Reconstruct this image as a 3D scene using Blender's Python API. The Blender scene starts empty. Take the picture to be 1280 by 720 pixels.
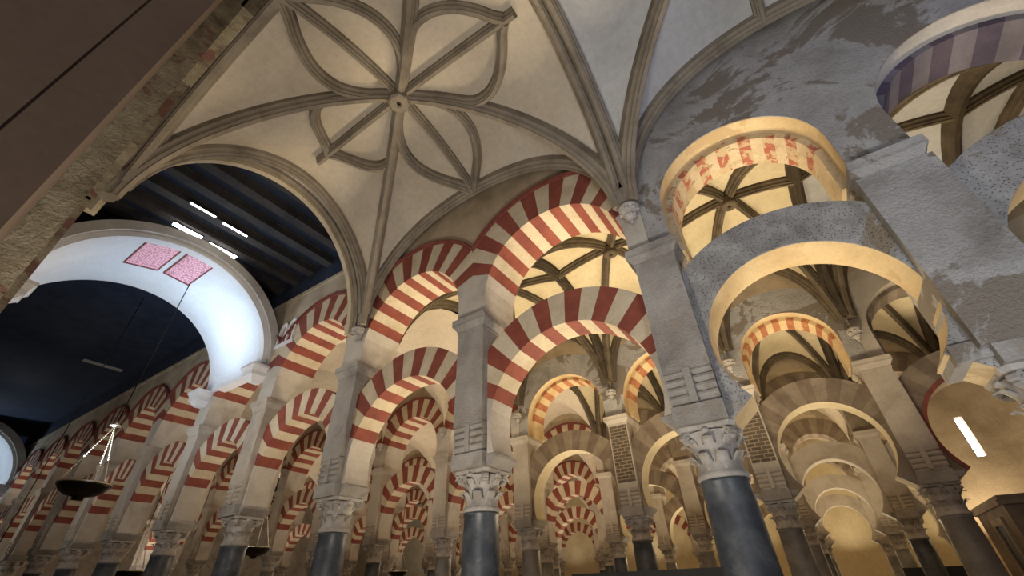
import bpy, math, random
from math import sin, cos, pi, sqrt, radians as RD, asin
from mathutils import Vector, Matrix
random.seed(7)
SC = bpy.context.scene
COL = SC.collection

# ------------------------------------------------------------------ grid of the building (metres)
XS = {-14: -45.59}
for k in range(-14, 1): XS[k] = -0.79 + 3.2 * k
XS[1] = 1.88; XS[2] = 4.55; XS[3] = 7.22
YC = [5.2 + 6.44 * r for r in range(5)]
PH = 0.27            # half width of a pier
CAM_Z = 1.6

# ------------------------------------------------------------------ materials
def new_mat(name):
    m = bpy.data.materials.new(name); m.use_nodes = True
    nt = m.node_tree; b = nt.nodes['Principled BSDF']
    return m, nt, b
def noise(nt, scale, detail=6, rough=.6, vec=None, dist=0):
    n = nt.nodes.new('ShaderNodeTexNoise'); n.inputs['Scale'].default_value = scale
    n.inputs['Detail'].default_value = detail; n.inputs['Roughness'].default_value = rough
    n.inputs['Distortion'].default_value = dist
    if vec: nt.links.new(vec, n.inputs['Vector'])
    return n
def ramp(nt, fac, stops):
    r = nt.nodes.new('ShaderNodeValToRGB'); e = r.color_ramp.elements
    while len(e) < len(stops): e.new(0.5)
    for i, (p, c) in enumerate(stops):
        e[i].position = p; e[i].color = (*c, 1) if len(c) == 3 else c
    nt.links.new(fac, r.inputs['Fac']); return r
def mix(nt, fac, a, b, mode='MIX'):
    n = nt.nodes.new('ShaderNodeMix'); n.data_type = 'RGBA'; n.blend_type = mode
    for s, v in ((n.inputs[0], fac), (n.inputs[6], a), (n.inputs[7], b)):
        if hasattr(v, 'links') or hasattr(v, 'is_linked'): nt.links.new(v, s)
        elif isinstance(v, (int, float)): s.default_value = v
        else: s.default_value = (*v, 1)
    return n.outputs[2]
def stone(name, base, dark, light=None, scale=1.5, rough=.85, bump=.25, fine=28, stain=None, stain_scale=.7, stain_at=.58, vein=None, pits=0, dist=.03):
    """plaster or stone: large soft variation, fine grain, optional stain patches with their own colour"""
    m, nt, b = new_mat(name)
    g = nt.nodes.new('ShaderNodeNewGeometry'); pos = g.outputs['Position']
    n1 = noise(nt, scale, 8, .62, pos, .3)
    light = light or base
    r1 = ramp(nt, n1.outputs['Fac'], [(.3, dark), (.5, base), (.72, light)])
    col = r1.outputs['Color']
    n2 = noise(nt, fine, 5, .7, pos)
    r2 = ramp(nt, n2.outputs['Fac'], [(.25, (.78, .78, .78)), (.6, (1, 1, 1))])
    col = mix(nt, .8, col, r2.outputs['Color'], 'MULTIPLY')
    if stain:
        n3 = noise(nt, stain_scale, 7, .65, pos, .6)
        r3 = ramp(nt, n3.outputs['Fac'], [(stain_at - .015, (0, 0, 0)), (stain_at + .015, (1, 1, 1))])
        col = mix(nt, r3.outputs['Color'], col, stain)
    if vein:
        n4 = noise(nt, 5, 10, .7, pos, 2.5)
        r4 = ramp(nt, n4.outputs['Fac'], [(.47, (0, 0, 0)), (.5, (1, 1, 1)), (.53, (0, 0, 0))])
        col = mix(nt, r4.outputs['Color'], col, vein)
    nt.links.new(col, b.inputs['Base Color'])
    b.inputs['Roughness'].default_value = rough
    if bump:
        bp = nt.nodes.new('ShaderNodeBump'); bp.inputs['Strength'].default_value = bump; bp.inputs['Distance'].default_value = dist
        mn = mix(nt, .5, n1.outputs['Fac'], n2.outputs['Fac'])
        if pits:
            vo = nt.nodes.new('ShaderNodeTexVoronoi'); vo.inputs['Scale'].default_value = pits; nt.links.new(pos, vo.inputs['Vector'])
            rp = ramp(nt, vo.outputs['Distance'], [(.12, (0, 0, 0)), (.3, (1, 1, 1))]); mn = mix(nt, .55, mn, rp.outputs['Color'])
        nt.links.new(mn, bp.inputs['Height']); nt.links.new(bp.outputs['Normal'], b.inputs['Normal'])
    return m
M = {}
M['grey'] = stone('grey_plaster', (.345, .32, .285), (.20, .18, .16), (.44, .415, .38), 1.6, stain=(.30, .265, .22), stain_scale=1.3, stain_at=.6, bump=.8, dist=.06)
M['wall'] = stone('weathered_plaster', (.42, .405, .385), (.24, .22, .195), (.58, .565, .545), .9, stain=(.24, .205, .165), stain_scale=.9, stain_at=.55, bump=1, dist=.07)
M['wallwarm'] = stone('tan_plaster', (.46, .38, .27), (.33, .26, .17), (.56, .48, .36), 1.2, stain=(.34, .28, .19), stain_scale=1.1, stain_at=.6, bump=.5)
M['springer'] = stone('springer_plaster', (.50, .455, .39), (.37, .33, .275), (.58, .54, .48), 1.4, bump=.5)
M['orange'] = stone('orange_voussoir', (.40, .15, .06), (.30, .10, .04), (.47, .2, .09), 4, bump=.4, stain=(.5, .34, .16), stain_scale=5, stain_at=.62)
M['spandrel'] = stone('brown_spandrel', (.38, .30, .20), (.24, .18, .11), (.48, .39, .27), 1.1, bump=.4)
M['pier'] = stone('pier_plaster', (.47, .42, .35), (.34, .29, .23), (.55, .50, .43), 1.3, bump=.4)
M['pumice'] = stone('pitted_grey_stone', (.30, .29, .275), (.19, .18, .17), (.40, .39, .37), 3, bump=1.0, fine=22, stain=(.21, .17, .12), stain_scale=.55, stain_at=.56, pits=38, dist=.03)
M['cream'] = stone('cream_voussoir', (.56, .47, .33), (.46, .37, .24), (.64, .55, .41), 2.5, bump=.35)
M['red'] = stone('red_voussoir', (.23, .055, .034), (.16, .038, .027), (.29, .08, .046), 2.2, bump=.3, fine=18)
M['yellow'] = stone('ochre_plaster', (.60, .45, .24), (.47, .33, .16), (.68, .54, .32), 1.7, bump=.3, stain=(.5, .36, .19), stain_scale=1.5, stain_at=.6)
M['rem_red'] = stone('flaked_red_paint', (.36, .10, .06), (.45, .28, .16), (.38, .13, .08), 5, bump=.4, stain=(.46, .35, .20), stain_scale=6, stain_at=.49)
M['rem_cream'] = stone('flaked_cream_paint', (.55, .43, .27), (.36, .28, .15), (.60, .5, .34), 4, bump=.4, stain=(.30, .23, .12), stain_scale=4, stain_at=.6)
M['vsa'] = stone('tan_stone_voussoir', (.25, .20, .145), (.16, .125, .09), (.32, .265, .195), 2.4, bump=.5)
M['vsb'] = stone('brown_stone_voussoir', (.185, .14, .10), (.12, .09, .063), (.25, .195, .14), 2.4, bump=.5)
M['pua'] = stone('shade_violet_voussoir', (.062, .048, .078), (.04, .032, .055), (.095, .072, .10), 2, bump=.3)  # striped blocks with the shade put into their violet colour
M['pub'] = stone('shade_grey_violet_voussoir', (.13, .115, .135), (.09, .08, .095), (.18, .16, .185), 2, bump=.3)
M['web'] = stone('vault_plaster', (.56, .49, .39), (.49, .42, .325), (.62, .55, .45), .7, bump=.12, fine=9)
M['web_coollit'] = stone('coollit_vault_plaster', (.50, .50, .49), (.42, .42, .42), (.56, .56, .55), .8, bump=.12, fine=9)  # vault plaster with the cool light put into its grey
M['webyel'] = stone('ochre_vault_plaster', (.60, .51, .33), (.50, .42, .26), (.66, .58, .40), .8, bump=.12, fine=9)
M['webcream'] = stone('cream_vault_plaster', (.62, .54, .42), (.54, .46, .35), (.68, .60, .48), .8, bump=.1, fine=9)
M['rib'] = stone('rib_stone', (.26, .22, .165), (.17, .14, .105), (.33, .285, .22), 2.2, bump=.5)
M['ribdark'] = stone('brown_rib_stone', (.105, .08, .05), (.06, .045, .028), (.16, .12, .075), 3, bump=.5)
M['white'] = stone('white_plaster', (.74, .73, .73), (.68, .67, .67), (.80, .79, .79), 1, bump=.08)
M['trim'] = stone('grey_moulding', (.50, .47, .43), (.40, .37, .34), (.58, .55, .51), 2, bump=.2)
M['marble'] = stone('blue_marble', (.062, .072, .086), (.03, .037, .047), (.13, .14, .15), 3.6, rough=.42, bump=.12, fine=16, stain=(.088, .098, .11), stain_scale=7, stain_at=.6)
M['marble2'] = stone('grey_marble', (.20, .195, .185), (.12, .115, .11), (.29, .28, .265), 2.2, rough=.45, bump=.06)
M['capital'] = stone('carved_marble', (.42, .39, .35), (.26, .235, .205), (.54, .51, .47), 5, bump=.5)
M['wood'] = stone('dark_timber', (.014, .025, .055), (.008, .014, .032), (.022, .036, .07), 2.2, bump=.4)  # navy tint puts the ceiling's bluish light into the timber colour
M['beam'] = stone('timber_beam', (.04, .036, .036), (.02, .019, .022), (.058, .05, .048), 3, bump=.4)
M['brown'] = stone('brown_partition', (.115, .075, .048), (.085, .054, .034), (.145, .097, .064), .6, bump=.05, fine=12)
M['floor'] = stone('floor_stone', (.42, .34, .26), (.32, .25, .19), (.5, .42, .33), 1, rough=.5)
M['black'] = stone('black_board', (.012, .012, .013), (.01, .01, .01), (.02, .02, .02), 3, rough=.6, bump=0)
M['redtrim'] = stone('red_moulding', (.22, .06, .045), (.15, .04, .03), (.28, .08, .06), 5, bump=.2)
M['strip'] = stone('ruined_mural', (.34, .285, .19), (.13, .105, .07), (.50, .45, .33), 3.4, bump=1, stain=(.24, .12, .09), stain_scale=1.9, stain_at=.56, dist=.16)
# metal and lattice
m, nt, b = new_mat('dark_bronze'); b.inputs['Base Color'].default_value = (.022, .02, .017, 1); b.inputs['Metallic'].default_value = .9; b.inputs['Roughness'].default_value = .32; M['bronze'] = m
m, nt, b = new_mat('bright_brass'); b.inputs['Base Color'].default_value = (.75, .68, .52, 1); b.inputs['Metallic'].default_value = 1; b.inputs['Roughness'].default_value = .3; M['brass'] = m
def emis(name, col, s):
    m, nt, b = new_mat(name); b.inputs['Base Color'].default_value = (*col, 1)
    b.inputs['Emission Color'].default_value = (*col, 1); b.inputs['Emission Strength'].default_value = s; return m
M['led'] = emis('led_tube', (1, .98, .95), 12)
M['slit'] = emis('bright_window_glass', (.9, .95, 1), 9)
def lattice():
    m, nt, b = new_mat('pink_lattice_glass')
    g = nt.nodes.new('ShaderNodeNewGeometry')
    v = nt.nodes.new('ShaderNodeTexVoronoi'); v.inputs['Scale'].default_value = 16; v.feature = 'DISTANCE_TO_EDGE'
    nt.links.new(g.outputs['Position'], v.inputs['Vector'])
    r = ramp(nt, v.outputs['Distance'], [(.02, (.26, .12, .15)), (.14, (.66, .36, .43))])
    nt.links.new(r.outputs['Color'], b.inputs['Base Color']); nt.links.new(r.outputs['Color'], b.inputs['Emission Color'])
    b.inputs['Emission Strength'].default_value = .35
    return m
M['lattice'] = lattice()
def brickmat():
    m, nt, b = new_mat('brick_facing')
    g = nt.nodes.new('ShaderNodeNewGeometry'); s = nt.nodes.new('ShaderNodeSeparateXYZ'); c = nt.nodes.new('ShaderNodeCombineXYZ')
    nt.links.new(g.outputs['Position'], s.inputs[0])
    ad = nt.nodes.new('ShaderNodeMath'); ad.operation = 'ADD'; nt.links.new(s.outputs[0], ad.inputs[0]); nt.links.new(s.outputs[1], ad.inputs[1])
    nt.links.new(ad.outputs[0], c.inputs[0]); nt.links.new(s.outputs[2], c.inputs[1])
    t = nt.nodes.new('ShaderNodeTexBrick'); nt.links.new(c.outputs[0], t.inputs['Vector'])
    t.inputs['Color1'].default_value = (.075, .06, .045, 1); t.inputs['Color2'].default_value = (.12, .095, .07, 1); t.inputs['Mortar'].default_value = (.28, .22, .145, 1)
    t.inputs['Scale'].default_value = 1; t.inputs['Brick Width'].default_value = .21; t.inputs['Row Height'].default_value = .085; t.inputs['Mortar Size'].default_value = .011
    nt.links.new(t.outputs['Color'], b.inputs['Base Color']); b.inputs['Roughness'].default_value = .9
    bp = nt.nodes.new('ShaderNodeBump'); bp.inputs['Strength'].default_value = .5; bp.inputs['Distance'].default_value = .02; bp.invert = True
    nt.links.new(t.outputs['Fac'], bp.inputs['Height']); nt.links.new(bp.outputs['Normal'], b.inputs['Normal'])
    return m
M['brick'] = brickmat()

# ------------------------------------------------------------------ mesh helpers
class MB:
    def __init__(s): s.v = []; s.f = []; s.m = []; s.sm = []
    def add(s, vs, fs, mi=0, smooth=False):
        o = len(s.v); s.v += [tuple(v) for v in vs]
        for i, f in enumerate(fs):
            s.f.append(tuple(o + k for k in f)); s.m.append(mi if isinstance(mi, int) else mi[i]); s.sm.append(smooth)
    def box(s, x0, x1, y0, y1, z0, z1, mi=0):
        s.add([(x0,y0,z0),(x1,y0,z0),(x1,y1,z0),(x0,y1,z0),(x0,y0,z1),(x1,y0,z1),(x1,y1,z1),(x0,y1,z1)],
              [(0,3,2,1),(4,5,6,7),(0,1,5,4),(1,2,6,5),(2,3,7,6),(3,0,4,7)], mi)
    def frust(s, a, b, z0, z1, mi=0, cx=0, cy=0):
        (ax, ay), (bx, by) = a, b
        s.add([(cx-ax,cy-ay,z0),(cx+ax,cy-ay,z0),(cx+ax,cy+ay,z0),(cx-ax,cy+ay,z0),(cx-bx,cy-by,z1),(cx+bx,cy-by,z1),(cx+bx,cy+by,z1),(cx-bx,cy+by,z1)],
              [(0,3,2,1),(4,5,6,7),(0,1,5,4),(1,2,6,5),(2,3,7,6),(3,0,4,7)], mi)
    def lathe(s, prof, n=32, cx=0, cy=0, cz=0, mi=0, smooth=True):
        vs = [(cx + r*cos(2*pi*k/n), cy + r*sin(2*pi*k/n), cz + z) for r, z in prof for k in range(n)]
        fs = [(i*n+k, i*n+(k+1) % n, (i+1)*n+(k+1) % n, (i+1)*n+k) for i in range(len(prof)-1) for k in range(n)]
        s.add(vs, fs, mi, smooth)
        s.add([vs[k] for k in range(n)], [tuple(range(n))[::-1]], mi); e = (len(prof)-1)*n
        s.add([vs[e+k] for k in range(n)], [tuple(range(n))], mi)
    def sweep(s, prof, path, ups=None, bin_=None, closed=False, mi=0, smooth=False, cap=True):
        """prof: [(b, n)] with n along the up vector; path: points; the binormal is horizontal unless given"""
        P = [Vector(p) for p in path]; N = len(P); k = len(prof); vs = []
        for i, p in enumerate(P):
            if closed: t = P[(i+1) % N] - P[i-1]
            else: t = P[min(i+1, N-1)] - P[max(i-1, 0)]
            t.normalize()
            b = Vector(bin_) if bin_ is not None else t.cross(Vector((0, 0, 1)))
            if b.length < 1e-4: b = Vector((1, 0, 0))
            b.normalize(); nn = b.cross(t).normalized()
            for q in prof: vs.append(p + b*q[0] + nn*q[1])
        fs = []
        for i in range(N if closed else N-1):
            for j in range(k):
                fs.append((i*k+j, i*k+(j+1) % k, ((i+1) % N)*k+(j+1) % k, ((i+1) % N)*k+j))
        s.add(vs, fs, mi, smooth)
        if cap and not closed:
            s.add(vs[:k], [tuple(range(k))[::-1]], mi); s.add(vs[-k:], [tuple(range(k))], mi)
    def tube(s, path, r, n=8, mi=0):
        s.sweep([(r*cos(2*pi*a/n), r*sin(2*pi*a/n)) for a in range(n)], path, mi=mi, smooth=True)
    def build(s, name, mats, parent=None, loc=None):
        me = bpy.data.meshes.new(name); me.from_pydata(s.v, [], s.f)
        if not isinstance(mats, (list, tuple)): mats = [mats]
        for q in mats: me.materials.append(q)
        me.polygons.foreach_set('material_index', s.m); me.polygons.foreach_set('use_smooth', s.sm); me.update()
        import bmesh
        bm = bmesh.new(); bm.from_mesh(me); bmesh.ops.recalc_face_normals(bm, faces=bm.faces); bm.to_mesh(me); bm.free()
        o = bpy.data.objects.new(name, me); COL.objects.link(o)
        if parent: o.parent = parent
        if loc: o.location = loc
        return o
def tag(o, label, cat, group=None):
    o['label'] = label; o['category'] = cat
    if group: o['group'] = group
    return o
def thing(name, loc, label, cat, group=None):
    o = bpy.data.objects.new(name, None); COL.objects.link(o); o.location = loc; o.empty_display_size = .2
    return tag(o, label, cat, group)
def struct(name, mb, mats):
    o = mb.build(name, mats); o['kind'] = 'structure'; return o
def kids(o): return [c for c in COL.objects if c.parent == o]
KID = {}
def dup(src, loc, label, group=None):
    r = src.copy(); COL.objects.link(r); r.location = loc; r['label'] = label
    if group: r['group'] = group
    elif 'group' in r: del r['group']
    for c, gs in KID[src.name]:
        d = c.copy(); COL.objects.link(d); d.parent = r
        for g in gs:
            e = g.copy(); COL.objects.link(e); e.parent = d
    return r
def learn(o): KID[o.name] = [(c, kids(c)) for c in kids(o)]; return o

# ------------------------------------------------------------------ column, capital, pier (local origin: floor, column axis)
def leaf(mb, ang, r, z, h, w, curl):
    """an acanthus leaf: a bowed, thick strip whose tip rolls outward"""
    ca, sa = cos(ang), sin(ang); nseg = 6; rows = []
    for i in range(nseg+1):
        t = i/nseg
        rr = r + .02 + curl*max(0, t-.35)**1.6*1.9; zz = z + h*(t if t < .85 else .85 - (t-.85)*.6)
        ww = w*(1 - .15*t - .55*max(0, t-.6))
        rows.append([(rr-.012-abs(q)*.02, q*ww, zz) for q in (-1, -.5, 0, .5, 1)] + [(rr-.035, q*ww*.9, zz) for q in (1, 0, -1)])
    vs = [(x*ca - y*sa, x*sa + y*ca, zz) for row in rows for x, y, zz in row]; k = 8
    fs = [(i*k+j, i*k+(j+1) % k, (i+1)*k+(j+1) % k, (i+1)*k+j) for i in range(nseg) for j in range(k)]
    fs += [tuple(range(k)), tuple(nseg*k + j for j in range(k))]
    mb.add(vs, fs, 0, True)
def capital_mesh():
    mb = MB()
    mb.lathe([(.232, 2.47), (.256, 2.48), (.262, 2.505), (.245, 2.53), (.228, 2.55), (.23, 2.66), (.24, 2.78), (.262, 2.87), (.29, 2.93)], 32)
    for k in range(8): leaf(mb, 2*pi*k/8 + pi/8, .222, 2.54, .21, .088, .115)
    for k in range(8): leaf(mb, 2*pi*k/8, .225, 2.67, .24, .078, .14)
    for k in range(4):                                   # corner volutes
        a = pi/4 + k*pi/2
        path = []
        for i in range(15):
            th = i/14*2.6*pi; rr = .066*(1 - i/18)
            path.append(((.305 + rr*cos(th))*cos(a), (.305 + rr*cos(th))*sin(a), 2.875 + rr*sin(th)))
        mb.sweep([(-.04, -.016), (.04, -.016), (.04, .016), (-.04, .016)], path, bin_=(-sin(a), cos(a), 0), smooth=False)
        b = k*pi/2                                       # rosette on each face
        mb.lathe([(.0, -.03), (.04, -.025), (.052, 0), (.03, .03), (0, .035)], 10, .275*cos(b), .275*sin(b), 2.93)
    ab = []                                              # abacus with concave sides
    for k in range(4):
        a = pi/4 + k*pi/2
        ab += [(.385*cos(a-.1), .385*sin(a-.1)), (.385*cos(a+.1), .385*sin(a+.1))]
        for q in (.3, .5, .7):
            c = a + q*pi/2; r = .285 + .02*abs(q-.5)*4; ab.append((r*cos(c), r*sin(c)))
    n = len(ab); vs = [(x, y, 2.945) for x, y in ab] + [(x*1.04, y*1.04, 2.99) for x, y in ab]
    mb.add(vs, [(i, (i+1) % n, n+(i+1) % n, n+i) for i in range(n)] + [tuple(range(n))[::-1], tuple(range(n, 2*n))])
    return mb
def make_column(mat, label, group=None):
    o = thing('column', (0, 0, 0), label, 'column', group)
    mb = MB(); mb.box(-.34, .34, -.34, .34, 0, .12)
    mb.lathe([(.33, .12), (.345, .16), (.33, .2), (.285, .22), (.28, .26), (.30, .28), (.295, .32), (.26, .34)], 32); mb.build('base', M['capital'], o)
    mb = MB(); mb.lathe([(.255, .34), (.262, 1.0), (.258, 1.6), (.246, 2.2), (.236, 2.42), (.25, 2.44), (.25, 2.46), (.236, 2.47)], 40); mb.build('shaft', mat, o)
    capital_mesh().build('capital', M['capital'], o)
    mb = MB(); mb.box(-.275, .275, -.375, .375, 2.99, 3.2); mb.frust((.27, .25), (.43, .27), 2.985, 3.12); mb.box(-.43, .43, -.27, .27, 3.12, 3.16); mb.build('impost_block', M['grey'], o)
    return learn(o)
def make_pier(mat, label, face=None, group=None, flat=False):
    """square pier standing on a column: body, rolled corbel at its foot, moulded cornice at its head"""
    o = thing('pier', (0, 0, 3.2), label, 'pier', group)
    f, bk = -.38, .38; z = -3.2
    if flat:
        mb = MB(); mb.box(-PH-.07, PH+.07, f-.01, bk, 3.16+z, 5.24+z); mb.box(-PH-.1, PH+.1, -.245, .245, 3.16+z, 3.6+z); mb.box(-PH-.25, PH+.25, -.30, .29, 3.08+z, 3.24+z); mb.build('body', mat, o)
    else:
        mb = MB(); mb.box(-PH, PH, f, bk, 3.62+z, 5.24+z); mb.box(-PH+.02, PH-.02, f+.05, bk-.0, 3.2+z, 3.62+z); mb.build('body', mat, o)
    mb = MB()
    for i in range(4):                                    # rolls, front and back
        zz = 3.575 - i*.095 + z
        for yy in (f+.07,):
            n = 10; vs = [(xx, yy + (.068-.004*i)*cos(2*pi*q/n), zz + .05*sin(2*pi*q/n)) for xx in (-PH+.005, PH-.005) for q in range(n)]
            mb.add(vs, [(q, (q+1) % n, n+(q+1) % n, n+q) for q in range(n)] + [tuple(range(n)), tuple(range(n, 2*n))], 0, False)
    mb.box(-.04, .04, f-.012, f+.1, 3.22+z, 3.62+z); mb.box(-PH, PH, f+.005, f+.1, 3.6+z, 3.64+z)
    if not flat: mb.build('rolled_corbel', mat, o)
    mb = MB(); mb.box(-PH-.015, PH+.015, f-.015, bk+.015, 5.2+z, 5.24+z)
    mb.frust((PH+.01, .39), (PH+.075, .45), 5.24+z, 5.34+z); mb.box(-PH-.085, PH+.085, f-.08, bk+.08, 5.34+z, 5.38+z); mb.frust((PH+.085, .46), (PH+.07, .48), 5.38+z, 5.45+z)
    mb.build('cornice', mat, o)
    if face:
        mb = MB(); mb.box(-PH+.03, PH-.03, f-.012, f+.02, 3.75+z, 5.17+z); mb.build('brick_face', face, o)
    return learn(o)

# ------------------------------------------------------------------ arches (local origin: middle of the bay, height 0 = floor)
def ring_pairs(half, r0, r1, zc, zbot, a_open=None, stilt=False, lim=None, nseg=3, nv=15, pad=18, rx=None):
    """list of (inner, outer, stripe) going up the left side and down the right"""
    lim = lim or half; rx = rx or r0
    def pr(a):
        ci, si = cos(a), sin(a)
        inn = (rx*ci, zc + r0*si); ro = min(r1, lim/max(abs(ci), 1e-6)); out = (ro*ci, zc + ro*si)
        if abs(out[0]) < abs(inn[0]): out = (math.copysign(abs(inn[0])+.004, inn[0]), out[1])
        return inn, out
    pts = []
    if stilt:
        pts.append(((rx, zbot), (lim, zbot), -1)); a0 = 0
    else: a0 = -RD(a_open)
    step = RD(180 - 2*pad)/nv
    n0 = max(2, int((RD(pad)-a0)/.12))
    for i in range(n0): pts.append((*pr(a0 + (RD(pad)-a0)*i/n0), -1))
    for v in range(nv):
        for q in range(nseg): pts.append((*pr(RD(pad) + step*(v + q/nseg)), v))
    for i in range(n0+1): pts.append((*pr(pi - RD(pad) + (RD(pad)-a0)*i/n0), -1))
    if stilt: pts.append(((-rx, zbot), (-lim, zbot), -1))
    return pts
def ring_mesh(pairs, y0, y1, first=0, springer=0):
    mb = MB(); n = len(pairs)
    for i in range(n-1):
        (a, b, s), (c, d, _) = pairs[i], pairs[i+1]
        mi = springer if s < 0 else (1 if (s % 2) == first else 0)
        vs = [(a[0], y0, a[1]), (b[0], y0, b[1]), (d[0], y0, d[1]), (c[0], y0, c[1]), (a[0], y1, a[1]), (b[0], y1, b[1]), (d[0], y1, d[1]), (c[0], y1, c[1])]
        fs = [(0, 3, 2, 1), (4, 5, 6, 7), (0, 4, 7, 3), (1, 2, 6, 5)]
        if i == 0: fs.append((0, 1, 5, 4))
        if i == n-2: fs.append((3, 7, 6, 2))
        mb.add(vs, fs, mi)
    return mb
def lower_params(half):
    r0 = half - .33; return dict(half=half, r0=r0, r1=r0+.55, zc=4.82-r0, zbot=3.2, a_open=math.degrees(asin(min(.95, (4.82-r0-(3.13 if half > 1.5 else 3.19))/r0))), lim=half-PH+.0)
def upper_params(half):
    r0 = half - .30; return dict(half=half, r0=r0, r1=r0+.68, zc=7.1-r0, zbot=5.45, stilt=True)
def lower_arch(half, style, label, group=None, rim=False):
    P = lower_params(half); P['nv'] = 15 if half > 1.5 else 13
    prs = ring_pairs(**P)
    mats = {'red': (M['cream'], M['red']), 'pumice': (M['yellow'], M['yellow']), 'stone': (M['vsa'], M['vsb']), 'plain': (M['pier'], M['pier'])}[style]
    if style in ('pumice', 'stone'):
        if style == 'stone': mats = (M['webyel'], M['webyel'])  # pale soffit plaster, with the warm light put into its yellow
        o = thing('horseshoe_arch', (0, 0, 0), label, 'arch', group)
        ring_mesh(prs, -.245, .25).build('arch_ring', list(mats), o)
        # grey face applied on the ochre ring
        fm = [M['pumice'], M['pumice']] if style == 'pumice' else [M['vsa'], M['vsb']]
        ring_mesh(prs, -.262, -.247).build('stone_face', fm, o)
        if rim:
            r = MB(); path = [(p[0][0], -.262, p[0][1]) for p in prs]
            r.sweep([(-.02, -.0), (.02, -.0), (.02, .075), (-.02, .075)], path, bin_=(0, 1, 0)); r.build('painted_rim', M['redtrim'], o)
        return learn(o)
    o = tag(ring_mesh(prs, -.25, .25, springer=2).build('horseshoe_arch', list(mats) + [M['springer'] if style == 'red' else mats[0]]), label, 'arch', group)
    KID[o.name] = []
    if rim:
        r = MB(); path = [(p[0][0], -.25, p[0][1]) for p in prs]
        r.sweep([(-.03, -.0), (.01, -.0), (.01, .06), (-.03, .06)], path, bin_=(0, 1, 0)); r.build('painted_rim', M['redtrim'], o); learn(o)
    return o
def upper_arch(half, style, label, group=None):
    P = upper_params(half); P['nv'] = 15 if half > 1.5 else 13; P['pad'] = 20
    prs = ring_pairs(**P)
    o = thing('upper_arch', (0, 0, 0), label, 'arch', group)
    if style == 'red':
        ring_mesh(prs, -.38, .5, springer=2).build('arch_ring', [M['cream'], M['red'], M['springer']], o)
        r = MB(); half_ = half - .02; zc = P['zc']; rr = P['r1'] + .03
        a0 = math.acos(min(1, half_/rr)); path = [(rr*cos(a0+(pi-2*a0)*i/40), -.39, zc+rr*sin(a0+(pi-2*a0)*i/40)) for i in range(41)]
        r.sweep([(-.03, -.035), (.04, -.035), (.04, .04), (-.03, .04)], path, bin_=(0, 1, 0)); ro = r.build('hood_moulding', M['redtrim'], o)
        r = MB(); path2 = [(x*1.0, -.43, z+.0) for x, _, z in path]
        for i in range(0, 120):
            t = a0+(pi-2*a0)*(i+.5)/120; x, z = rr*cos(t), zc+rr*sin(t)
            r.frust((.012, .02), (.012, .02), z-.016, z+.016, cx=x, cy=-.435)
        r.build('beading', M['redtrim'], ro)
    elif style in ('remnant', 'ochre', 'violet', 'brown'):
        a = {'remnant': M['yellow'], 'ochre': M['yellow'], 'violet': M['trim'], 'brown': M['pier']}[style]
        ym = -.04 if style == 'remnant' else -.08
        ring_mesh(prs, -.345, ym).build('outer_ring', [a, a], o)
        if style != 'brown': fm = M['wall'] if style == 'violet' or True else a; ring_mesh(prs, -.362, -.346).build('plaster_face', [fm, fm], o)
        Q = dict(P); Q['r0'] = P['r0'] - .09; Q['nv'] = 17 if style in ('remnant', 'ochre') else 13; Q['pad'] = 8
        q = ring_pairs(**Q)
        mats = {'remnant': [M['rem_cream'], M['rem_red']], 'ochre': [M['yellow'], M['orange']], 'violet': [M['pub'], M['pua']], 'brown': [M['vsa'], M['vsb']]}[style]
        ring_mesh(q, ym, .5).build('inner_ring', mats, o)
    elif style == 'stone':
        ring_mesh(prs, -.38, .5).build('arch_ring', [M['vsa'], M['vsb']], o)
    return learn(o)

ROWN = ['nearest arcade', 'second arcade', 'third arcade', 'fourth arcade', 'fifth arcade']
ORD = ['', 'first', 'second', 'third', 'fourth', 'fifth', 'sixth', 'seventh', 'eighth', 'ninth', 'tenth', 'eleventh', 'twelfth', 'thirteenth']
def where_col(i, r):
    """place of a column line, told from the middle blue column of the nearest arcade (i = -1)"""
    d = i + 1
    if d == 0: return 'in line with the middle blue column'
    return f"{ORD[abs(d)]} {'left' if d < 0 else 'right'} of the middle column's line"
def where_bay(i, r):
    d = i + 1                      # bay i spans XS[i]..XS[i+1]
    if d == 0: return 'just right of the middle column'
    if d > 0: return f"{ORD[d+1]} bay right of the middle column"
    return f"{ORD[-d]} bay left of the middle column"

RANGE = {0: (-13, 3), 1: (-10, 3), 2: (-9, 3), 3: (-8, 3), 4: (-8, 3)}      # columns built in each arcade
PROTO = {}
def place(kind, key, maker, loc, label, group=None):
    if (kind, key) not in PROTO:
        o = maker(label); o.location = loc; PROTO[(kind, key)] = o
        if group: o['group'] = group
        return o
    return dup(PROTO[(kind, key)], loc, label, group)
def style_low(i, r):
    if r == 0: return 'red' if i <= -1 else 'pumice'
    if r == 1: return 'red' if i <= -3 else ('rim' if i >= 1 else 'stone')
    return 'red' if i <= -3 else ('plain' if i >= 0 else 'stone')
def style_up(i, r):
    if r == 0: return 'red' if i <= -1 else ('violet' if i >= 1 else 'remnant')
    if r == 1: return 'red' if i <= -3 else ('brown' if i >= 1 else 'ochre')
    return 'red' if i <= -3 else 'stone'
LOWL = {'red': 'red and cream striped horseshoe arch', 'pumice': 'grey pitted horseshoe arch with ochre soffit', 'stone': 'brown stone horseshoe arch',
        'plain': 'plain pale horseshoe arch', 'rim': 'dark red rimmed horseshoe arch'}
UPL = {'ochre': 'ochre upper arch with orange painted blocks', 'red': 'red and cream striped upper arch', 'remnant': 'ochre upper arch with flaking red paint', 'violet': 'upper arch with shade-tinted violet blocks',
       'brown': 'brown blocked upper arch', 'stone': 'plain tan upper arch'}
SKIP = set()
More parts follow.
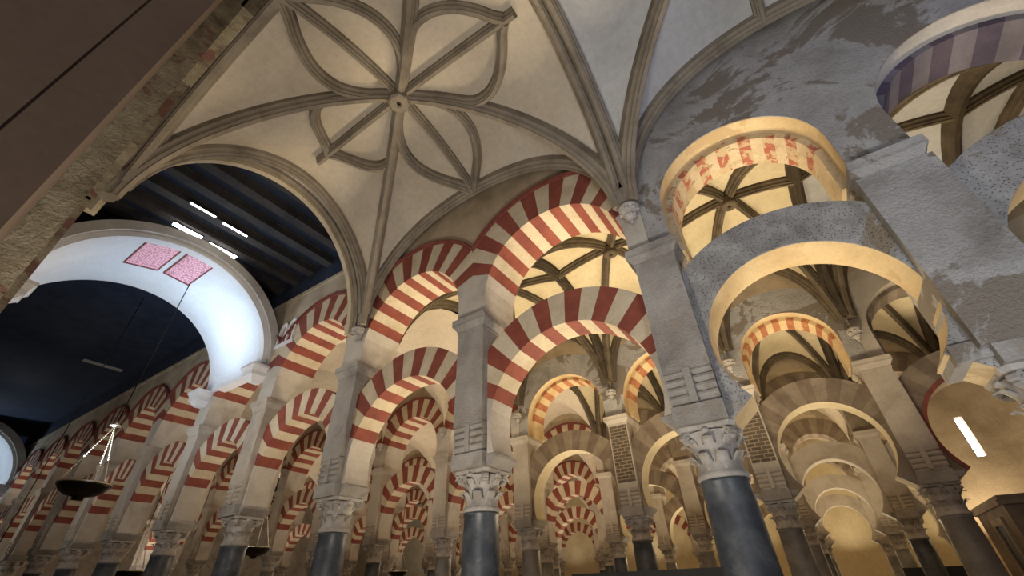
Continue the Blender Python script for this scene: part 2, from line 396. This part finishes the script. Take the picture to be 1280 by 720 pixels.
for r, (i0, i1) in RANGE.items():
    y = YC[r]
    for i in range(i0, i1+1):
        x = XS[i]
        cm = 'marble' if (r == 0 or (i+r) % 3 == 0) else 'marble2'
        cn = {'marble': 'blue marble column', 'marble2': 'grey marble column'}[cm]
        lab = f"{cn} in the {ROWN[r]}, {where_col(i, r)}"
        if r == 0 and i == 0: lab = 'large blue marble column nearest the camera, leafy capital, in the nearest arcade'
        if r == 0 and i == -1: lab = 'dark blue marble column standing in the middle of the nearest arcade'
        if ('col', r, i) not in SKIP: place('col', cm, lambda l: make_column(M[cm], l), (x, y, 0), lab)
        brick = r == 1 and i in (-1, 0)
        pk = 'brick' if brick else 'flat' if (r == 0 and i >= 1) else ('grey' if (r == 0 and i >= -2) else 'pier')
        pl = {'flat': 'broad weathered grey pier', 'brick': 'brick faced pier', 'grey': 'grey plastered pier', 'pier': 'pale plastered pier'}[pk]
        if ('pier', r, i) not in SKIP:
            place('pier', pk, lambda l: make_pier(M['wall'] if pk == 'flat' else M['pier'] if brick else M[pk], l, M['brick'] if brick else None, flat=pk == 'flat'), (x, y, 3.2), f"{pl} of the {ROWN[r]}, {where_col(i, r)}")
        if i < i1:
            half = (XS[i+1]-x)/2; cx = x+half; big = half > 1.5
            s = style_low(i, r)
            if ('low', r, i) not in SKIP:
                place('low', (s, big), lambda l: lower_arch(half, 'stone' if s == 'rim' else s, l, rim=(s == 'rim')), (cx, y, 0), f"{LOWL[s]}, {ROWN[r]}, {where_bay(i, r)}")
            s = style_up(i, r)
            if ('up', r, i) not in SKIP:
                place('up', (s, big), lambda l: upper_arch(half, s, l), (cx, y, 0), f"{UPL[s]}, {ROWN[r]}, {where_bay(i, r)}")

# ------------------------------------------------------------------ walls standing on the upper arches
def arcade_wall(name, r, i0, i1, ztop, mats, pick):
    mb = MB(); y0, y1 = YC[r]-.36, YC[r]+.48
    for i in range(i0, i1):
        half = (XS[i+1]-XS[i])/2; cx = XS[i]+half; P = upper_params(half); mi = pick(i); n = 24
        rr = P['r1'] - .01
        pts = []
        for k in range(n+1):
            dx = -half + 2*half*k/n; pts.append((cx+dx, P['zc'] + sqrt(max(rr*rr-dx*dx, 0))))
        for (xa, za), (xb, zb) in zip(pts, pts[1:]):
            mb.add([(xa,y0,za),(xb,y0,zb),(xb,y0,ztop),(xa,y0,ztop),(xa,y1,za),(xb,y1,zb),(xb,y1,ztop),(xa,y1,ztop)], [(0,1,2,3),(4,7,6,5),(0,4,5,1),(3,2,6,7)], mi)
    return struct(name, mb, mats)
arcade_wall('wall_near_left', 0, -14 if -14 >= RANGE[0][0] else RANGE[0][0], -2, 8.5, [M['wallwarm']], lambda i: 0)
arcade_wall('wall_near', 0, -2, RANGE[0][1], 9.5, [M['spandrel'], M['wall']], lambda i: 0 if i < 0 else 1)
for r in range(1, 5):
    arcade_wall('wall_' + ['', 'second', 'third', 'fourth', 'fifth'][r], r, RANGE[r][0], RANGE[r][1], 9.5, [M['spandrel'] if r == 1 else M['wallwarm']], lambda i: 0)
# timber wall plate and stone cornice on top of the near wall
mb = MB(); mb.box(XS[RANGE[0][0]], XS[-2]-.1, YC[0]-.40, YC[0]+.5, 8.44, 8.54); struct('trim_1', mb, M['wallwarm'])
mb = MB(); mb.box(XS[RANGE[0][0]], XS[-2]-.35, YC[0]-.30, YC[0]+.5, 8.54, 9.5); struct('trim_2', mb, M['wood'])

# ------------------------------------------------------------------ rib vaults
def vfun(x0, x1, y0, y1, zs, hx, hy, hc):
    xc, yc, a, b = (x0+x1)/2, (y0+y1)/2, (x1-x0)/2, (y1-y0)/2
    def z(x, y):
        u, v = min(1, abs((x-xc)/a)), min(1, abs((y-yc)/b)); m = min(u, v); M_ = max(u, v)
        e = (hx*v*v+hy*u*u)/max(u*u+v*v, 1e-9); H = hc + (e-hc)*M_*M_
        return zs + H*sqrt(max(1-m*m, 0)) + 0.0
    return z
def web_mesh(z, x0, x1, y0, y1, n=40, mb=None, mi=0):
    mb = mb or MB(); t = [.5-.5*cos(pi*k/n) for k in range(n+1)]
    vs = [(x0+(x1-x0)*p, y0+(y1-y0)*q, z(x0+(x1-x0)*p, y0+(y1-y0)*q)) for p in t for q in t]
    fs = [(i*(n+1)+j, i*(n+1)+j+1, (i+1)*(n+1)+j+1, (i+1)*(n+1)+j) for i in range(n) for j in range(n)]
    mb.add(vs, fs, mi, True); return mb
def ribprof(w, d): return [(-w, .06), (-w, -.35*d), (-.72*w, -.48*d), (-.62*w, -.62*d), (-.62*w, -.74*d), (-.32*w, -.88*d), (-.3*w, -d), (.3*w, -d), (.32*w, -.88*d), (.62*w, -.74*d), (.62*w, -.62*d), (.72*w, -.48*d), (w, -.35*d), (w, .06)]
def ribpath(z, p, q, n=28, ease=True):
    out = []
    for k in range(n+1):
        t = k/n
        if ease: t = 1-cos(t*pi/2)        # dense near p (the steep end)
        x, y = p[0]+(q[0]-p[0])*t, p[1]+(q[1]-p[1])*t; out.append((x, y, z(x, y)))
    return out
def bez(p, n=14):
    """Catmull-Rom through the plan points"""
    P = [p[0]] + list(p) + [p[-1]]; out = []
    for i in range(1, len(P)-2):
        for k in range(n):
            t = k/n; a, b, c, d = P[i-1], P[i], P[i+1], P[i+2]
            out.append(tuple(.5*((2*b[j]) + (-a[j]+c[j])*t + (2*a[j]-5*b[j]+4*c[j]-d[j])*t*t + (-a[j]+3*b[j]-3*c[j]+d[j])*t**3) for j in (0, 1)))
    out.append(p[-1]); return out
def boss(parent, x, y, z, r, mat, n=8):
    mb = MB(); mb.lathe([(.2*r, .06), (.2*r, -.02), (.36*r, -.05), (.8*r, -.05), (r, -.02), (r, .16), (.2*r, .18)], 32 if n > 8 else 8, x, y, z, smooth=False)
    mb.lathe([(0, -.0), (.22*r, -.0), (.22*r, .03), (0, .03)], 12, x, y, z, mi=1)  # black disc paints the dark inside the pierced hole
    return mb.build('boss', [mat, M['black']], parent)
def ornate_vault(label, x0, x1, y0, y1, zs, hx, hy, hc, webmat, ribmat, petals=True, w=.115, d=.24):
    z = vfun(x0, x1, y0, y1, zs, hx, hy, hc); xc, yc = (x0+x1)/2, (y0+y1)/2; a, b = (x1-x0)/2, (y1-y0)/2
    o = thing('rib_vault', (xc, yc, zs), label, 'vault')
    T = lambda mb: mb
    def B(mb, nm, mat):
        q = mb.build(nm, mat, o); q.location = (-xc, -yc, -zs); return q
    B(web_mesh(z, x0, x1, y0, y1), 'vault_web', webmat)
    for sx in (-1, 1):
        for sy in (-1, 1):
            mb = MB(); mb.sweep(ribprof(w, d), ribpath(z, (xc+sx*a*.9993, yc+sy*b*.9993), (xc+sx*.1, yc+sy*.08))); B(mb, 'diagonal_rib', ribmat)
    for p, q in (((xc-a, yc), (xc-.12, yc)), ((xc+a, yc), (xc+.12, yc)), ((xc, yc-b), (xc, yc-.12)), ((xc, yc+b), (xc, yc+.12))):
        if petals:   # the straight ridge ribs stop at the petal tips
            p = (q[0]+(p[0]-q[0])*((.84 if p[0] > q[0] else .78) if abs(p[0]-q[0]) > .1 else .99), q[1]+(p[1]-q[1])*(.99 if abs(p[1]-q[1]) > .1 else .83))
        mb = MB(); mb.sweep(ribprof(w*.72, d*.8), ribpath(z, p, q, 14, False)); B(mb, 'ridge_rib', ribmat)
    for sy in (-1, 1):
        yy = yc+sy*b
        mb = MB(); mb.sweep(ribprof(w*.9, d*.8), [(xc+a*cos(pi*k/48)*.992, yy-sy*.08, z(xc+a*cos(pi*k/48)*.992, yy)) for k in range(1, 48)]); B(mb, 'wall_rib', ribmat)
    for sx in (-1, 1):
        xx = xc+sx*a
        mb = MB(); mb.sweep(ribprof(w*.9, d*.8), [(xx-sx*.08, yc+b*cos(pi*k/48)*.992, z(xx, yc+b*cos(pi*k/48)*.992)) for k in range(1, 48)]); B(mb, 'wall_rib', ribmat)
    if petals:
        # ogee petals in units of the half spans: leave the diagonal, swell, and come to a point on the ridge
        long_ = [(.15, .155), (.25, .265), (.34, .345), (.44, .345), (.53, .275), (.60, .165), (.65, .06), (.685, .01)]
        short = [(.13, .14), (.195, .235), (.24, .35), (.25, .48), (.225, .61), (.16, .75), (.075, .87), (.01, .97)]
        for s in (-1, 1):
            for t in (-1, 1):
                P2 = bez([(xc+s*u*a*(1.13 if s > 0 else 1), yc+t*v*b) for u, v in long_], 8); mb = MB(); mb.sweep(ribprof(w*.8, d*.85), [(x, y, z(x, y)) for x, y in P2]); B(mb, 'petal_rib', ribmat)
                P2 = bez([(xc+t*u*a, yc+s*v*b) for u, v in short], 8); mb = MB(); mb.sweep(ribprof(w*.8, d*.85), [(x, y, z(x, y)) for x, y in P2]); B(mb, 'petal_rib', ribmat)
    q = boss(o, 0, 0, z(xc, yc)-zs-d-.06, .2 if petals else .17, ribmat)
    return o, z
AX0, AX1 = -7.02, -.93
ornate_vault('pale stone vault with eight petal ribs around a pierced boss', AX0, AX1, .18, 4.80, 6.2, 2.5, 2.85, 3.05, M['web'], M['rib'])
ornate_vault('bluish light-tinted plaster rib vault beside the petal vault, above the grey wall', AX1, 4.55, .18, 4.80, 6.2, 2.65, 2.85, 3.0, M['web_coollit'], M['rib'], petals=False)

def plain_rib_vault(label, x0, x1, y0, y1, wm):
    a, b = (x1-x0)/2, (y1-y0)/2; zs = 6.0
    o = thing('rib_vault', ((x0+x1)/2, (y0+y1)/2, zs), label, 'vault')
    z = vfun(-a, a, -b, b, 0, 2.55, 2.7, 2.95); w, d = .1, .22
    web_mesh(z, -a, a, -b, b, 24).build('vault_web', wm, o)
    for sx in (-1, 1):
        for sy in (-1, 1):
            mb = MB(); mb.sweep(ribprof(w, d), ribpath(z, (sx*a*.985, sy*b*.985), (sx*.08, sy*.1), 20)); mb.build('diagonal_rib', M['ribdark'], o)
    for p, q in (((-a, 0), (-.1, 0)), ((a, 0), (.1, 0))):
        mb = MB(); mb.sweep(ribprof(w*.95, d*.9), ribpath(z, p, q, 12, False)); mb.build('ridge_rib', M['ribdark'], o)
    for s in (-1, 1):
        mb = MB(); mb.sweep(ribprof(w, d*.9), [(a*cos(pi*k/32)*.99, s*(b-.06), z(a*cos(pi*k/32)*.99, s*b)) for k in range(1, 32)]); mb.build('wall_rib', M['ribdark'], o)
        mb = MB(); mb.sweep(ribprof(w*1.3, d), [(s*a, b*cos(pi*k/32)*.985, z(s*a, b*cos(pi*k/32)*.985)) for k in range(1, 32)]); mb.build('wall_rib', M['ribdark'], o)
    boss(o, 0, 0, 2.95-d-.08, .17, M['ribdark'], 12)
    return learn(o)
VP = {}
for r in (0, 1):
    for i in range(-2, 3):
        big = i < 0
        x0, x1, y0, y1 = XS[i], XS[i+1], YC[r]+.5, YC[r+1]-.38
        lab = f"ochre vault with brown ribs behind the {ROWN[r]}, {where_bay(i, r)}"
        dim = r == 0 and i >= 1  # these bays get the web with cool, dim light in its colour
        if dim: lab = lab.replace('ochre vault', 'light-greyed vault')
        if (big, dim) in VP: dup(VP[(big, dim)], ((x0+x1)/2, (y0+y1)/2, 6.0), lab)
        else: VP[(big, dim)] = plain_rib_vault(lab, x0, x1, y0, y1, M['web_coollit'] if dim else M['webyel'])
# plain cream vaults farther off
mb = MB()
for r in range(0, 5):
    lo = RANGE[min(r+1, 4)][0]
    for i in range(lo, 3):
        if r < 2 and i >= -2: continue
        x0, x1, y0 = XS[i], XS[i+1], YC[r]+.48; y1 = YC[r+1]-.36 if r < 4 else YC[4]+5.9
        web_mesh(vfun(x0, x1, y0, y1, 6.3, 2.0, 2.1, 2.3), x0, x1, y0, y1, 12, mb)
struct('ceiling_vaults', mb, M['webcream'])

# ------------------------------------------------------------------ corbels that carry the ribs
def corbel_mesh(back=1):
    mb = MB(); mb.lathe([(.03, -.36), (.05, -.33), (.04, -.30), (.09, -.26), (.12, -.2), (.10, -.17), (.17, -.1), (.19, -.03), (.215, 0), (.215, .05), (.19, .07)], 20)
    for k in range(8):
        a = 2*pi*k/8; mb.lathe([(0, -.04), (.045, -.02), (.05, .01), (.02, .04), (0, .045)], 8, .17*cos(a), .17*sin(a), -.07)
        a += pi/8; mb.lathe([(0, -.04), (.035, -.02), (.04, .01), (.02, .03), (0, .035)], 8, .10*cos(a), .10*sin(a), -.19)
    mb.v = [(x*.72, y*.72, z*.72) for x, y, z in mb.v]
    return mb
cb0 = None
for x, y, l in ((XS[-2]+.16, 4.74, 'carved stone corbel where the petal vault meets the left pier'), (XS[0]-.13, 4.74, 'carved leafy stone corbel at the head of the large grey pier')):
    if cb0 is None: cb0 = tag(corbel_mesh().build('corbel', M['capital'], loc=(x, y, 6.2)), l, 'corbel'); KID[cb0.name] = []
    else: dup(cb0, (x, y, 6.2), l)
for i in range(-2, 3):
    dup(cb0, (XS[i], YC[1]-.47, 6.12), f"small carved rib corbel on the {ROWN[1]}, {where_col(i, 1)}")
    dup(cb0, (XS[i], YC[0]+.6, 6.12), f"small carved rib corbel behind the {ROWN[0]}, {where_col(i, 0)}")
for i in range(-7, -2):
    dup(cb0, (XS[i], YC[1]-.44, 6.3), f"pale carved corbel on the {ROWN[1]}, {where_col(i, 1)}")

# ------------------------------------------------------------------ transverse arches of the near aisle (they span in y)
def cross_arch(name, label, steps, a, b, yc, zs, mats, n=48):
    """steps: [(x0, x1, r_in_extra, r_out_extra)] stacked mouldings of an elliptical arch in a plane of constant x"""
    o = thing(name, (0, yc, zs), label, 'arch')
    for nm, x0, x1, e0, e1, mat in steps:
        mb = MB()
        def pt(k, e): t = pi*k/n; return ((a+e)*cos(t), (b+e)*sin(t))
        for k in range(n):
            p, q, r_, s = pt(k, e0), pt(k, e1), pt(k+1, e1), pt(k+1, e0)
            mb.add([(x0,*p),(x0,*q),(x0,*r_),(x0,*s),(x1,*p),(x1,*q),(x1,*r_),(x1,*s)], [(0,1,2,3),(4,7,6,5),(0,3,7,4),(1,5,6,2)] + ([(0,4,5,1)] if k == 0 else []) + ([(3,2,6,7)] if k == n-1 else []), 0, False)
        for f in range(len(mb.sm)): pass
        mb.build(nm, mat, o)
    return o
cross_arch('transverse_arch', 'moulded grey stone arch across the aisle, framing the dark timber ceiling',
    [('inner_ring', -7.42, -7.30, -.02, .30, M['cream']), ('soffit_ring', -7.30, -7.18, .05, .36, M['rib']), ('roll_moulding', -7.18, -7.10, .13, .4, M['trim']),
     ('outer_ring', -7.10, -6.98, .2, .52, M['rib'])], 2.22, 2.70, 2.46, 6.2, None)
WX0, WX1 = -10.8, -13.8
wb = cross_arch('barrel_vault', 'brightly lit white plaster barrel arch across the aisle with two skylights',
    [('front_moulding', WX0+.0, WX0+.12, .12, .34, M['trim']), ('front_ring', WX0-.25, WX0+.0, 0, .36, M['white']), ('barrel', WX1+.25, WX0-.25, .08, .34, M['white']),
     ('back_ring', WX1-.02, WX1+.25, .1, .36, M['white'])], 2.30, 2.22, 2.36, 6.4, None)
wb2 = cross_arch('barrel_vault', 'distant white plaster barrel arch at the far end of the timber ceiling',
    [('front_moulding', -33.1, -32.98, .12, .42, M['trim']), ('barrel', -36.0, -33.1, 0, .34, M['white'])], 2.33, 2.45, 2.36, 6.4, None)
for x, y, l in ((WX0-.1, 4.70, 'white stepped bracket under the near edge of the lit barrel arch'), (WX1+.1, 4.70, 'white stepped bracket under the far edge of the lit barrel arch'),
                (-33.1, 4.70, 'stepped bracket under the distant white barrel arch'), (WX0-.1, .06, 'stepped bracket on the ruined wall under the lit barrel arch')):
    mb = MB(); mb.frust((.08, .1), (.2, .22), 6.0, 6.15); mb.box(-.22, .22, -.24, .24, 6.15, 6.25); mb.frust((.22, .24), (.28, .28), 6.25, 6.35); mb.box(-.3, .3, -.3, .3, 6.35, 6.42)
    tag(mb.build('bracket', M['white'], loc=(x, y, 0)), l, 'bracket')
# skylight panels on the crown of the barrel
def barrel_z(y): return 6.4 + 2.30*sqrt(max(0, 1-((y-2.36)/2.41)**2))
for y0, y1, l in ((1.42, 2.06, 'pinkish lattice skylight in the white barrel arch, the one farther from the striped wall'), (2.24, 2.82, 'pinkish lattice skylight in the white barrel arch, the one nearer the striped wall')):
    o = thing('skylight', (-11.75, (y0+y1)/2, 8.85), l, 'skylight'); yc = (y0+y1)/2
    sl = (barrel_z(y1)-barrel_z(y0)); zz = lambda y, e: (barrel_z(yc)-8.85) + sl*(y-yc)/(y1-y0) - .03 - e
    def slab(x0, x1, ya, yb, e, th, nm, mat):
        mb = MB(); mb.add([(x0+11.75, ya-yc, zz(ya, e)), (x1+11.75, ya-yc, zz(ya, e)), (x1+11.75, yb-yc, zz(yb, e)), (x0+11.75, yb-yc, zz(yb, e)),
                           (x0+11.75, ya-yc, zz(ya, e)+th), (x1+11.75, ya-yc, zz(ya, e)+th), (x1+11.75, yb-yc, zz(yb, e)+th), (x0+11.75, yb-yc, zz(yb, e)+th)],
                          [(0,3,2,1),(4,5,6,7),(0,1,5,4),(1,2,6,5),(2,3,7,6),(3,0,4,7)]); return mb
    slab(-12.42, -11.08, y0, y1, .0, .03, '', None).build('lattice_panel', M['lattice'], o)
    f = MB()
    for q in ((-12.46, -12.42, y0-.03, y1+.03), (-11.08, -11.04, y0-.03, y1+.03), (-12.42, -11.08, y0-.03, y0), (-12.42, -11.08, y1, y1+.03)):
        g = slab(*q, .02, .06, '', None); f.add(g.v, g.f)
    f.build('skylight_frame', M['redtrim'], o)

for i, l in ((-3, 'twin narrow white blind niches between the striped arches, beside the lit barrel arch'),):
    o = thing('blind_niche', (XS[i]+.12, YC[0]-.37, 7.0), l, 'niche')
    for dx in (-.2, .2):
        mb = MB(); path = [(dx-.13, -.02, 0), (dx-.13, -.02, .5)] + [(dx-.13*cos(pi*k/10), -.02, .5+.13*sin(pi*k/10)) for k in range(11)] + [(dx+.13, -.02, .5), (dx+.13, -.02, 0)]
        mb.sweep([(-.03, -.025), (.03, -.025), (.03, .025), (-.03, .025)], path, bin_=(0, 1, 0)); mb.build('niche_frame', M['white'], o)
    mb = MB(); mb.box(-.42, .42, -.05, .02, -.08, 0); mb.build('sill', M['white'], o)
# ------------------------------------------------------------------ timber ceiling, lights, opposite wall
mb = MB(); mb.box(-45, -7.3, -.2, YC[0]+.5, 9.42, 9.5); struct('ceiling', mb, M['wood'])
b0 = None
for k in range(8):
    x = -7.75 - .78*k - (0 if k < 4 else .0)
    lab = 'dark carved timber ceiling beam above the white barrel arch'
    if b0 is None:
        mb = MB(); mb.box(-.13, .13, -2.45, 2.45, 0, .2); mb.box(-.16, .16, -2.45, 2.45, .2, .24)
        for s in (-1, 1):
            pass
        b0 = tag(mb.build('ceiling_beam', M['beam'], loc=(x, 2.45, 9.19)), lab, 'beam', 'timber beams of the dark ceiling'); KID[b0.name] = []
    else: dup(b0, (x, 2.45, 9.19), lab, 'timber beams of the dark ceiling')
for x, ya, yb, w, l in ((-10.93, 1.62, 2.27, .055, 'thick bright light strip over the barrel arch, the one farther from the striped wall'), (-11.0, 2.48, 3.18, .055, 'thick bright light strip over the barrel arch, the one nearer the striped wall'),
                     (-9.88, 1.53, 2.1, .01, 'thin bright light strip on the timber ceiling, farther from the striped wall'), (-9.94, 2.3, 2.9, .01, 'thin bright light strip on the timber ceiling, nearer the striped wall')):
    o = thing('ceiling_light_or_reflection', (x, (ya+yb)/2, 9.17), l, 'light'); h = (yb-ya)/2
    mb = MB(); mb.box(-w-.02, w+.02, -h-.02, h+.02, -.01, .03); mb.build('housing', M['black'], o)
    mb = MB(); mb.box(-w, w, -h, h, -.04, -.01); mb.build('light_tube', M['led'], o)
mb = MB(); mb.box(-.09, .09, -.62, .62, 0, .05); tag(mb.build('ceiling_light_or_reflection', M['trim'], loc=(-21.5, 3.65, 9.1)), 'pale painted reflection of a light fixture far back on the dark timber ceiling', 'light')  # pale bar stands in for a light fixture's reflection on the ceiling
# opposite wall: ruined mural face next to the dark partition
mb = MB(); mb.box(-45, -3.95, -.9, .03, 0, 9.5); mb.box(-7.4, -5.6, 0, .14, 6.25, 9.5); mb.box(-5.6, -3.95, 0, .165, 7.7, 9.5); mb.box(-7.5, -7.1, 0, .13, 0, 6.25); struct('wall_opposite', mb, M['strip'])
mb = MB(); mb.box(-3.0, 8, -.9, .02, 6.6, 9.5); struct('wall_lintel', mb, M['wall'])
mb = MB(); mb.box(-3.9, -3.0, -.405, -.145, 0, 9.5); mb.box(-3.9, -3.0, -2.6, -.42, 0, 9.5); mb.box(-3.9, -3.012, -.425, -.40, 0, 9.5)
tag(mb.build('partition', M['brown']), 'smooth dark brown partition with one vertical joint beside the ruined mural wall', 'partition')

# ------------------------------------------------------------------ hanging lamps
def make_lamp(label, top):
    o = thing('hanging_lamp', (0, 0, 0), label, 'lamp')
    mb = MB(); mb.lathe([(.03, -.26), (.09, -.25), (.1, -.2), (.24, -.17), (.35, -.1), (.41, -.02), (.43, .0), (.43, .03), (.41, .035), (.37, -.03), (.2, -.1), (.05, -.12)], 48); bw = mb.build('bowl', M['bronze'], o)
    mb = MB(); mb.sweep([(-.012, -.012), (.012, -.012), (.012, .012), (-.012, .012)], [(.425*cos(2*pi*k/48), .425*sin(2*pi*k/48), .035) for k in range(48)], closed=True); mb.build('rim', M['brass'], bw)
    for k in range(3):
        a = 2*pi*k/3+.5; mb = MB(); n = 26
        for i in range(n):
            t = (i+.5)/n; x, y, z = .41*cos(a)*(1-t), .41*sin(a)*(1-t), .03+1.15*t
            mb.lathe([(0, -.022), (.015, -.012), (.015, .012), (0, .022)], 6, x, y, z)
        mb.tube([(.41*cos(a), .41*sin(a), .03), (.01*cos(a), .01*sin(a), 1.18)], .006, 5); mb.build('chain', M['brass'], o)
    mb = MB(); mb.lathe([(.01, -.04), (.1, -.02), (.11, 0), (.03, .03), (.01, .06)], 20, 0, 0, 1.2); mb.build('canopy_cap', M['brass'], o)
    mb = MB(); mb.tube([(0, 0, 1.2), (0, 0, top)], .012, 6); mb.build('hanging_rod', M['bronze'], o)
    return learn(o)
L0 = make_lamp('large shallow bronze bowl lamp on three chains before the striped wall', 5.02); L0.location = (-12.1, 2.78, 3.5)
L1 = dup(L0, (-14.9, 8.1, 2.82), 'small bronze bowl lamp hanging between the second and third blue columns from the left')
L2 = dup(L0, (-17.6, 16.6, 2.4), 'bronze bowl lamp low down just left of the middle blue column')
L3 = dup(L0, (-17.5, 6.0, 2.3), 'bronze bowl lamp low in the gap beneath the large bowl lamp'); 
mb = MB(); mb.tube([(-15.2, 2.6, 9.2), (-15.2, 2.6, 2.2)], .012, 6); tag(mb.build('hanging_rod', M['bronze']), 'thin dark rod hanging from the dark timber ceiling, behind the large lamp', 'rod')

# ------------------------------------------------------------------ room shell
mb = MB(); mb.box(-48, 9, -6, 38, -.1, 0); struct('floor', mb, M['floor'])
mb = MB(); mb.box(-48, 9, -6, 38, 9.5, 9.7); struct('ceiling_roof', mb, M['wood'])
mb = MB(); mb.box(-48, 9, YC[4]+5.9, YC[4]+6.2, 0, 9.5); struct('wall_back', mb, M['webyel'])
mb = MB(); mb.box(8.2, 8.5, -6, 38, 0, 9.5); struct('wall_right', mb, M['wallwarm'])
mb = MB(); mb.box(-46, -45.7, -6, 38, 0, 9.5); struct('wall_left', mb, M['wallwarm'])
mb = MB(); mb.box(-48, 9, -6.2, -6, 0, 9.5); struct('wall_front', mb, M['wall'])
# chapel wall with a tall narrow window beyond the red rimmed arch
mb = MB(); mb.box(2.75, 3.66, 16.0, 16.3, 0, 6.2); mb.box(3.84, 8.2, 16.0, 16.3, 0, 6.2); mb.box(3.66, 3.84, 16.0, 16.3, 0, 4.05); mb.box(3.66, 3.84, 16.0, 16.3, 5.05, 6.2)
struct('wall_chapel', mb, M['spandrel'])
mb = MB(); mb.box(3.66, 3.84, 16.2, 16.22, 4.05, 5.05); struct('window_1', mb, M['slit'])
# monument block with a recessed slot
o = thing('stone_monument', (2.78, 12.5, 0), 'brown block like stone structure with a recessed slot, beyond the dark column', 'monument')
mb = MB(); mb.box(0, 2.6, 0, 2.4, 0, 2.66); mb.box(-.08, 2.68, -.08, 2.48, 2.66, 2.74); mb.box(-.04, 2.64, -.04, 2.44, 2.74, 2.82); mb.build('block', M['vsb'], o)
mb = MB(); mb.box(-.05, .0, .5, .62, .9, 2.5); mb.box(-.05, 0, 1.25, 1.37, .9, 2.5); mb.box(-.05, 0, .62, 1.25, 2.38, 2.5); mb.box(-.02, 0, .62, 1.25, .9, 2.38, 1); mb.build('slot_frame', [M['vsa'], M['black']], o)  # black panel paints the shade inside the slot
# black display boards
o = thing('display_board', (-2.2, 7.0, 0), 'black display board behind the large blue column', 'board')
mb = MB(); mb.box(-1.4, 1.42, -.02, .02, .15, 1.77); mb.build('panel', M['black'], o)
for s in (-1.2, 1.2):
    mb = MB(); mb.box(s-.03, s+.03, -.25, .25, 0, .03); mb.box(s-.02, s+.02, -.02, .02, .03, .15); mb.build('foot', M['black'], o)
o = thing('display_board', (2.1, 19.0, 0), 'black display board far back beyond the brown stone columns', 'board')
mb = MB(); mb.box(-.85, .85, -.02, .02, .15, 1.82); mb.build('panel', M['black'], o)
for s in (-.7, .7):
    mb = MB(); mb.box(s-.03, s+.03, -.25, .25, 0, .03); mb.box(s-.02, s+.02, -.02, .02, .03, .15); mb.build('foot', M['black'], o)

# ------------------------------------------------------------------ lights
def area(name, loc, size, power, col, direction=(0, 0, 1), sy=None, spread=None):
    l = bpy.data.lights.new(name, 'AREA'); l.energy = power; l.color = col; l.size = size
    if sy: l.shape = 'RECTANGLE'; l.size_y = sy
    if spread: l.spread = RD(spread)
    o = bpy.data.objects.new(name, l); COL.objects.link(o); o.location = loc
    o.rotation_euler = Vector(direction).to_track_quat('-Z', 'Y').to_euler(); return o
WARM = (1, .81, .54); WW = (1, .83, .62); COOL = (.62, .77, 1); NEUT = (1, .93, .85)
for i in range(-2, 3):                                   # warm uplights of the vaulted aisles
    xm = (XS[i]+XS[i+1])/2
    area('aisle_uplight', (xm, 8.8, 2.0), .6, {1: 16, 2: 3}.get(i, 150), WARM if i < 1 else (1, .85, .7), (0, -.3, 1), sy=1.2, spread=150)
    area('aisle_uplight', (xm, 15.2, 2.0), .6, 75, WARM, (0, -.3, 1), sy=1.2, spread=150)
for r in range(0, 5):
    for i in range(RANGE[min(r+1, 4)][0], 3, 2):
        if r < 2 and i >= -2: continue
        area('aisle_uplight', (XS[i]+1.6 if i < 0 else XS[i]+1.3, YC[r]+3.7, 1.8), 1, ({0: 62 if i > -6 else 20}.get(r, 110 if i > -6 else 62)) if i < -2 else 135, WW if i < -2 else WARM, (0, -.3, 1), sy=2, spread=150)
area('nave_uplight', (-2.6, 1.4, .5), .8, 150, (1, .9, .76), (-.2, .2, 1), sy=.8)
area('nave_uplight', (1.9, 1.2, .6), 1, 68, (.88, .93, 1), (.12, .5, 1), sy=1, spread=130)
for y in (9, 15, 22, 28, 34): area('far_fill_light', (-31, y, 2), 2, 120, (1, .86, .74), (-.3, -.2, 1))  # unseen fill lights added to brighten the dark gaps at far left
for x in (-9, -14, -19, -27): area('nave_uplight', (x, 1.2, 3.6), 1, 34 if x > -12 else 17, NEUT, (0, 1, .5), sy=1, spread=120)
area('barrel_floodlight', (-12.3, 3.3, 6.5), .8, 42, (.55, .76, 1), (0, .1, 1), sy=.5)
area('barrel_floodlight', (-12.3, 2.6, 4.0), 1.4, 32, (.62, .8, 1), (0, .1, 1), sy=.6)
area('barrel_floodlight', (-34.5, 2.3, 5.0), 1.4, 80, (.62, .8, 1), (0, 0, 1), sy=.6)
area('right_daylight', (7.9, 1.5, 7.5), 2, 50, (.38, .48, 1), (-1, .35, .1), sy=2)
area('front_fill_light', (1.0, -5.5, 5), 4, 120, (.97, .96, 1), (-.1, 1, .1), sy=4)  # unseen soft fill added to light the near fronts

w = bpy.data.worlds.new('World'); SC.world = w; w.use_nodes = True
w.node_tree.nodes['Background'].inputs[0].default_value = (.5, .6, .8, 1); w.node_tree.nodes['Background'].inputs[1].default_value = .05

# ------------------------------------------------------------------ camera
R_ = Vector((0.828649, 0.55915311, -0.02624193)); U_ = Vector((0.34451625, -0.47249198, 0.8112089)); F_ = Vector((-0.44119088, 0.68124821, 0.58416734))
cam = bpy.data.cameras.new('camera'); cam.sensor_width = 36; cam.lens = 523.849/1280*36; cam.clip_start = .02; cam.clip_end = 200
co = bpy.data.objects.new('camera', cam); COL.objects.link(co)
co.matrix_world = Matrix(((R_.x, U_.x, -F_.x, 0), (R_.y, U_.y, -F_.y, 0), (R_.z, U_.z, -F_.z, CAM_Z), (0, 0, 0, 1)))
SC.camera = co
SC.view_settings.view_transform = 'Standard'; SC.view_settings.look = 'None'; SC.view_settings.exposure = .45; SC.view_settings.gamma = 1
